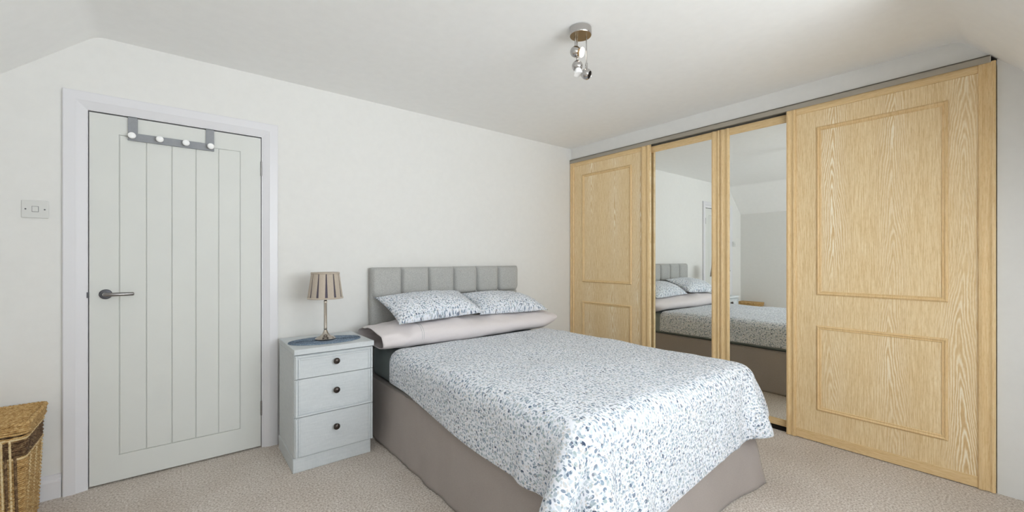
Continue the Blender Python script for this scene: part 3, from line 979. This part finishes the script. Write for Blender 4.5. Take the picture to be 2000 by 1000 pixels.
# long plain pillow with a loose open end on the left
def long_pillow():
    m = MB()
    nu, nv = 90, 32
    xa, xb = 1.005, 2.61
    P = []
    for i in range(nu + 1):
        u = i / nu
        x = xa + (xb - xa) * u
        row = []
        # cross-section: flattened oval lying on the mattress; the left end opens into a limp mouth, the right end closes to a point
        right = min(1, ((1 - u) / 0.10)) ** 0.42 if u > 0.90 else 1.0
        left_ = min(1.0, u / 0.13)
        hh = (0.084 + 0.006 * math.sin(x * 5)) * right * (0.62 + 0.38 * left_ ** 0.8)
        wd = 0.212 * (0.75 + 0.25 * right)
        cy = 2.765 + 0.015 * math.sin(x * 3) + 0.02 * (1 - left_)
        cz = 0.692 - 0.012 * (1 - left_) + 0.018 * (1 - right) - 0.004 * u
        for j in range(nv):
            a = 2 * math.pi * j / nv
            ca, sa = math.cos(a), math.sin(a)
            y = cy + wd * math.copysign(abs(ca) ** 0.8, ca)
            z = cz + hh * math.copysign(abs(sa) ** 0.9, sa)
            w_ = 0.015 * noise.noise(Vector((x * 6, y * 9, z * 6))) + 0.009 * noise.noise(Vector((x * 15 + y * 9, y * 15, 3)))
            # creased collar where the filling stops
            c2 = -0.028 * math.exp(-((u - 0.105) / 0.025) ** 2) * (0.5 + 0.5 * math.sin(a * 3))
            z += (w_ + c2) * (1 if sa > 0 else 0.5)
            # mouth: upper lip reaches further over the cabinet, front lip droops
            xx = x
            if u < 0.14:
                k = 1 - u / 0.14
                xx += k * (-0.012 * sa + 0.012 * max(0, -ca))
                z -= k * 0.022 * max(0, -ca) * (1 if sa < 0.3 else 0.4)
                z += k * 0.02 * max(0, sa)
            row.append((xx, y, max(z, 0.606)))
        P.append(row)
    m.grid(P, close_v=True)
    m.bm.faces.ensure_lookup_table(); m.bm.verts.ensure_lookup_table()
    # filling seen inside the open mouth
    o = m.build('pillow', 'lilac', smooth=True)
    tag(o, 'long pale lilac pillow lying under the two spotted pillows', 'pillow')
    sd = o.modifiers.new('cloth_thickness', 'SOLIDIFY'); sd.thickness = 0.003; sd.offset = -1
    f = MB()
    rows = []
    for i in range(9):
        u = 0.075 + 0.05 * i / 8
        x = xa + (xb - xa) * u
        k = [0.0, 0.45, 0.7, 0.82, 0.88, 0.9, 0.91, 0.92, 0.92][i]
        rows.append([(x, 2.765 + 0.205 * k * math.cos(2 * math.pi * j / 24), 0.688 + 0.066 * k * math.sin(2 * math.pi * j / 24)) for j in range(24)])
    f.grid(rows, close_v=True)
    f.build('filling', 'pillow_inside', o, smooth=True)
    # double row of stitching round the hem of the case
    for sx in (0.168, 0.176):
        st_ = MB()
        x = xa + (xb - xa) * sx
        pts = []
        for j in range(4, 19):
            row = P[int(round(sx * nu))]
            p = Vector(row[(j) % nv]); p.x = x
            pts.append(p + Vector((0, 0, 0.0012)))
        st_.tube(pts, 0.0009, 5)
        st_.build('stitching', 'sheet', o)
    return o
long_pillow()
pillow('pillow', [(1.125, 2.575, 0.783), (1.815, 2.60, 0.806), (1.80, 2.945, 0.950), (1.10, 2.955, 0.936)], 0.20, 'dots2',
       'spotted pillow nearer the bedside lamp, leaning on the headboard', 1.3)
pillow('pillow', [(1.80, 2.63, 0.785), (2.50, 2.615, 0.772), (2.475, 2.965, 0.885), (1.83, 2.975, 0.925)], 0.20, 'dots2',
       'spotted pillow nearer the wardrobe, leaning on the headboard', 4.1)

# ------------------------------------------------------------------ ceiling light
CX, CY = 1.604, 1.440
CL = thing('ceiling_light', 'chrome ceiling spotlight with three ball heads on rods', 'ceiling light', (CX, CY, CZ))
MB().lathe([(0.050, 0.0), (0.055, -0.004), (0.056, -0.036), (0.054, -0.040)], (CX, CY, CZ - 0.001), n=48, cap=True).build('canopy', 'chrome', CL, angle=40)
MB().lathe([(0.0, -0.0415), (0.053, -0.0415), (0.054, -0.040)], (CX, CY, CZ - 0.001), n=48, cap=False).build('canopy_plate', 'canopy_under', CL)
CR = Vector((math.cos(THETA), -math.sin(THETA), 0)); CF = Vector((math.sin(THETA), math.cos(THETA), 0))
def head(center, rod_top, aim, rod_r, sleeve, name_lab):
    c = Vector(center)
    top = Vector((c.x, c.y, CZ - 0.042))
    rod = MB().tube([top, c + Vector((0, 0, 0.02))], rod_r, 12)
    rod.lathe([(0.0055, sleeve[0]), (0.0062, sleeve[0] + 0.002), (0.0062, sleeve[1])], c, n=16)
    rd = rod.build('rod', 'chrome', CL, angle=40)
    a = Vector(aim).normalized()
    R = 0.0275
    # ball with a round mouth cut on the aim side
    prof = [(0.0, -R)] + [(R * math.sin(t_), -R * math.cos(t_)) for t_ in [math.pi * k / 20 for k in range(1, 16)]]
    rr, hh = prof[-1]
    prof += [(rr * 0.93, hh - 0.001), (rr * 0.88, hh - 0.016)]
    b = MB().lathe(prof, c, a, 40, cap=False).build('ball_head', 'chrome', CL, angle=50)
    b['label'] = name_lab
    return c, a, R, b
# upper head, lit, its bulb standing proud towards the window
c, a, R, b = head(CX * Vector((1, 0, 0)) + Vector((0, CY, 2.268)) - CR * 0.026 + Vector((0, 0, 0)), None, CR * 0.82 - CF * 0.45 + Vector((0, 0, -0.30)), 0.0035, (0.024, 0.055), 'upper ball head with the lit bulb')
MB().lathe([(0.014, 0.006), (0.0175, 0.022), (0.020, 0.031)], c, a, 28, cap=False).build('bulb_collar', 'bulb_gold', b, smooth=True)
MB().lathe([(0.020, 0.031), (0.0235, 0.033), (0.0245, 0.036), (0.021, 0.041), (0.010, 0.043), (0.0, 0.0435)], c, a, 28, cap=False).build('bulb', 'bulb_on', b, smooth=True)
# middle head, pointing down
c, a, R, b = head(Vector((CX, CY, 2.198)) - CR * 0.016 + CF * 0.006, None, CR * 0.10 - CF * 0.15 + Vector((0, 0, -1)), 0.0028, (0.024, 0.045), 'middle ball head pointing down')
MB().lathe([(0.015, 0.014), (0.018, 0.026), (0.024, 0.046), (0.0235, 0.047), (0.0, 0.046)], c, a, 28, cap=False).build('bulb', 'porcelain', b, angle=40)
# lower head, facing away to the right
c, a, R, b = head(Vector((CX, CY, 2.152)) + CR * 0.029 - CF * 0.004, None, CR * 0.78 - CF * 0.50 + Vector((0, 0, -0.42)), 0.0028, (0.026, 0.056), 'lowest ball head facing right')
MB().lathe([(0.0, 0.010), (0.0165, 0.010), (0.0175, 0.017)], c, a, 24, cap=False).build('mouth_shade', 'gap', b, smooth=True)  # dark disc in the open mouth, the opening's shade put into colour

# ------------------------------------------------------------------ wicker basket
KX0, KX1, KY0, KY1, KZ = -0.785, -0.515, 2.735, 3.055, 0.490
BK = thing('wicker_basket', 'lidded straw wicker laundry basket in the corner left of the door', 'basket', ((KX0 + KX1) / 2, (KY0 + KY1) / 2, 0))
def rrect(x0, x1, y0, y1, r, step):
    pts = []
    def line(a, b):
        n = max(1, int((Vector(b) - Vector(a)).length / step))
        for i in range(n): pts.append(Vector(a).lerp(Vector(b), i / n))
    def arc(cx, cy, a0):
        n = max(2, int(r * math.pi / 2 / step))
        for i in range(n): t_ = a0 + math.pi / 2 * i / n; pts.append(Vector((cx + r * math.cos(t_), cy + r * math.sin(t_))))
    line((x0 + r, y0), (x1 - r, y0)); arc(x1 - r, y0 + r, -math.pi / 2)
    line((x1, y0 + r), (x1, y1 - r)); arc(x1 - r, y1 - r, 0)
    line((x1 - r, y1), (x0 + r, y1)); arc(x0 + r, y1 - r, math.pi / 2)
    line((x0, y1 - r), (x0, y0 + r)); arc(x0 + r, y0 + r, math.pi)
    return pts
def woven_rows(zs, rad, amp, taper, skip=None, phase0=0, grow=0.0):
    m = MB()
    for r, z in enumerate(zs):
        k = taper(z)
        pts = rrect(KX0 + k - grow, KX1 - k + grow, KY0 + k - grow, KY1 - k + grow, 0.022, 0.0085)
        n = len(pts)
        cxy = Vector(((KX0 + KX1) / 2, (KY0 + KY1) / 2))
        P = []
        for i, p in enumerate(pts):
            a = pts[(i - 1) % n]; b_ = pts[(i + 1) % n]
            d = (b_ - a).normalized(); nr = Vector((d.y, -d.x))
            o_ = amp * math.sin(i * 0.0085 / 0.017 * math.pi + (r + phase0) * math.pi) + 0.0014 * noise.noise(Vector((i * 0.3, r * 2.7, 0)))
            q = p + nr * o_
            P.append((q.x, q.y, z + 0.0018 * noise.noise(Vector((i * 0.21, r * 1.3, 5)))))
        m.tube(P, rad, 5, closed=True)
    return m
tp = lambda z: 0.016 * (1 - z / KZ)
pitch = 0.0088
zs_all = [0.006 + pitch * i for i in range(int(0.447 / pitch))]
dark = [z for z in zs_all if 0.350 < z < 0.428]
light = [z for z in zs_all if z not in dark]
core = MB()
for zz0, zz1 in ((0.0, 0.425),):
    k = 0.02
    core.box(KX0 + k, KX1 - k, KY0 + k, KY1 - k, 0.002, 0.445)
core.build('liner', 'wicker_dark', BK)
w1 = woven_rows(light, 0.0052, 0.0028, tp).build('weave', 'wicker', BK, smooth=True); w1['kind'] = 'stuff'
w2 = woven_rows(dark, 0.0050, 0.0028, tp).build('dark_band', 'wicker_dark', BK, smooth=True); w2['kind'] = 'stuff'
w2['label'] = 'dark brown woven band below the lid'
# pale upright canes over the weave on the front and side faces
def cane(pts, r=0.0042, mat='wicker_pale'):
    P = []
    n = 46
    a, b_ = Vector(pts[0]), Vector(pts[1])
    for i in range(n + 1):
        t_ = i / n
        p = a.lerp(b_, t_)
        P.append(p + Vector(pts[2]) * (0.0030 * math.sin(i * math.pi)) + Vector(pts[2]) * 0.0035 * (1 if i % 2 else -0.4))
    return MB().tube(P, r, 6).build('cane', mat, BK, smooth=True)
for x in (-0.560, -0.584, -0.625, -0.649, -0.70, -0.73): cane(((x + 0.004, KY0 + 0.014, 0.01), (x, KY0 - 0.003, 0.432), (0, -1, 0)))
for x in (-0.545, -0.572, -0.637, -0.715): cane(((x + 0.004, KY0 + 0.014, 0.01), (x, KY0 - 0.003, 0.36), (0, -1, 0)), 0.005, 'wicker_dark')
for y in (2.80, 2.90, 3.0): cane(((KX1 - 0.016, y, 0.01), (KX1 + 0.001, y, 0.34), (1, 0, 0)), 0.003)
# pale horizontal binding under the dark band
for z in (0.348, 0.432):
    woven_rows([z], 0.0038, 0.0, tp, grow=0.0045).build('binding', 'wicker_pale', BK, smooth=True)
# handle hole on the front face: a dark disc, its shade as colour
hh = MB()
pts = [(-0.612 + 0.030 * math.cos(2 * math.pi * i / 20), KY0 - 0.003, 0.418 + 0.014 * math.sin(2 * math.pi * i / 20)) for i in range(20)]
hh.prism(pts, (0, 0.01, 0))
hh.build('handle_hole_shade', 'gap', BK)
# lid
lid = woven_rows([0.456, 0.465, 0.474, 0.483, 0.490], 0.0054, 0.0026, lambda z: -0.006, grow=0.0).build('lid', 'wicker', BK, smooth=True)
lt = MB()
ylist = [KY0 - 0.002 + 0.0088 * i for i in range(int((KY1 - KY0 + 0.004) / 0.0088) + 1)]
for r, y in enumerate(ylist):
    P = []
    n = 36
    for i in range(n + 1):
        x = KX0 + (KX1 - KX0) * i / n
        P.append((x, y, 0.497 + 0.0026 * math.sin(i * math.pi / 2 + r * math.pi) + 0.002 * noise.noise(Vector((i * 0.2, r, 2)))))
    lt.tube(P, 0.0054, 5)
o_ = lt.build('lid_weave', 'wicker', lid, smooth=True); o_['kind'] = 'stuff'
# plaited rim round the lid
rm = MB()
for ph in (0, math.pi):
    pts = rrect(KX0 - 0.007, KX1 + 0.007, KY0 - 0.007, KY1 + 0.005, 0.022, 0.006)
    P = []
    n = len(pts); cyc = n // 5
    for i, p in enumerate(pts):
        a = pts[(i - 1) % n]; b_ = pts[(i + 1) % n]
        d = (b_ - a).normalized(); nr = Vector((d.y, -d.x))
        t_ = 2 * math.pi * i * cyc / n + ph
        q = p + nr * 0.0045 * math.cos(t_)
        P.append((q.x, q.y, 0.497 + 0.006 * math.sin(t_)))
    rm.tube(P, 0.0062, 6, closed=True)
rm.build('plaited_rim', 'wicker', lid, smooth=True)

# ------------------------------------------------------------------ lamp flex on the carpet
cd = MB().tube([(0.974, 3.06, 0.10), (0.974, 3.05, 0.03), (0.976, 3.02, 0.006), (0.985, 2.96, 0.006), (0.992, 2.90, 0.006), (1.000, 2.885, 0.006), (1.008, 2.90, 0.006), (1.010, 2.98, 0.006), (1.010, 3.06, 0.006)], 0.0035, 8)
tag(cd.build('lamp_flex', 'cable', smooth=True), 'black cable lying on the carpet between cabinet and bed', 'cable')
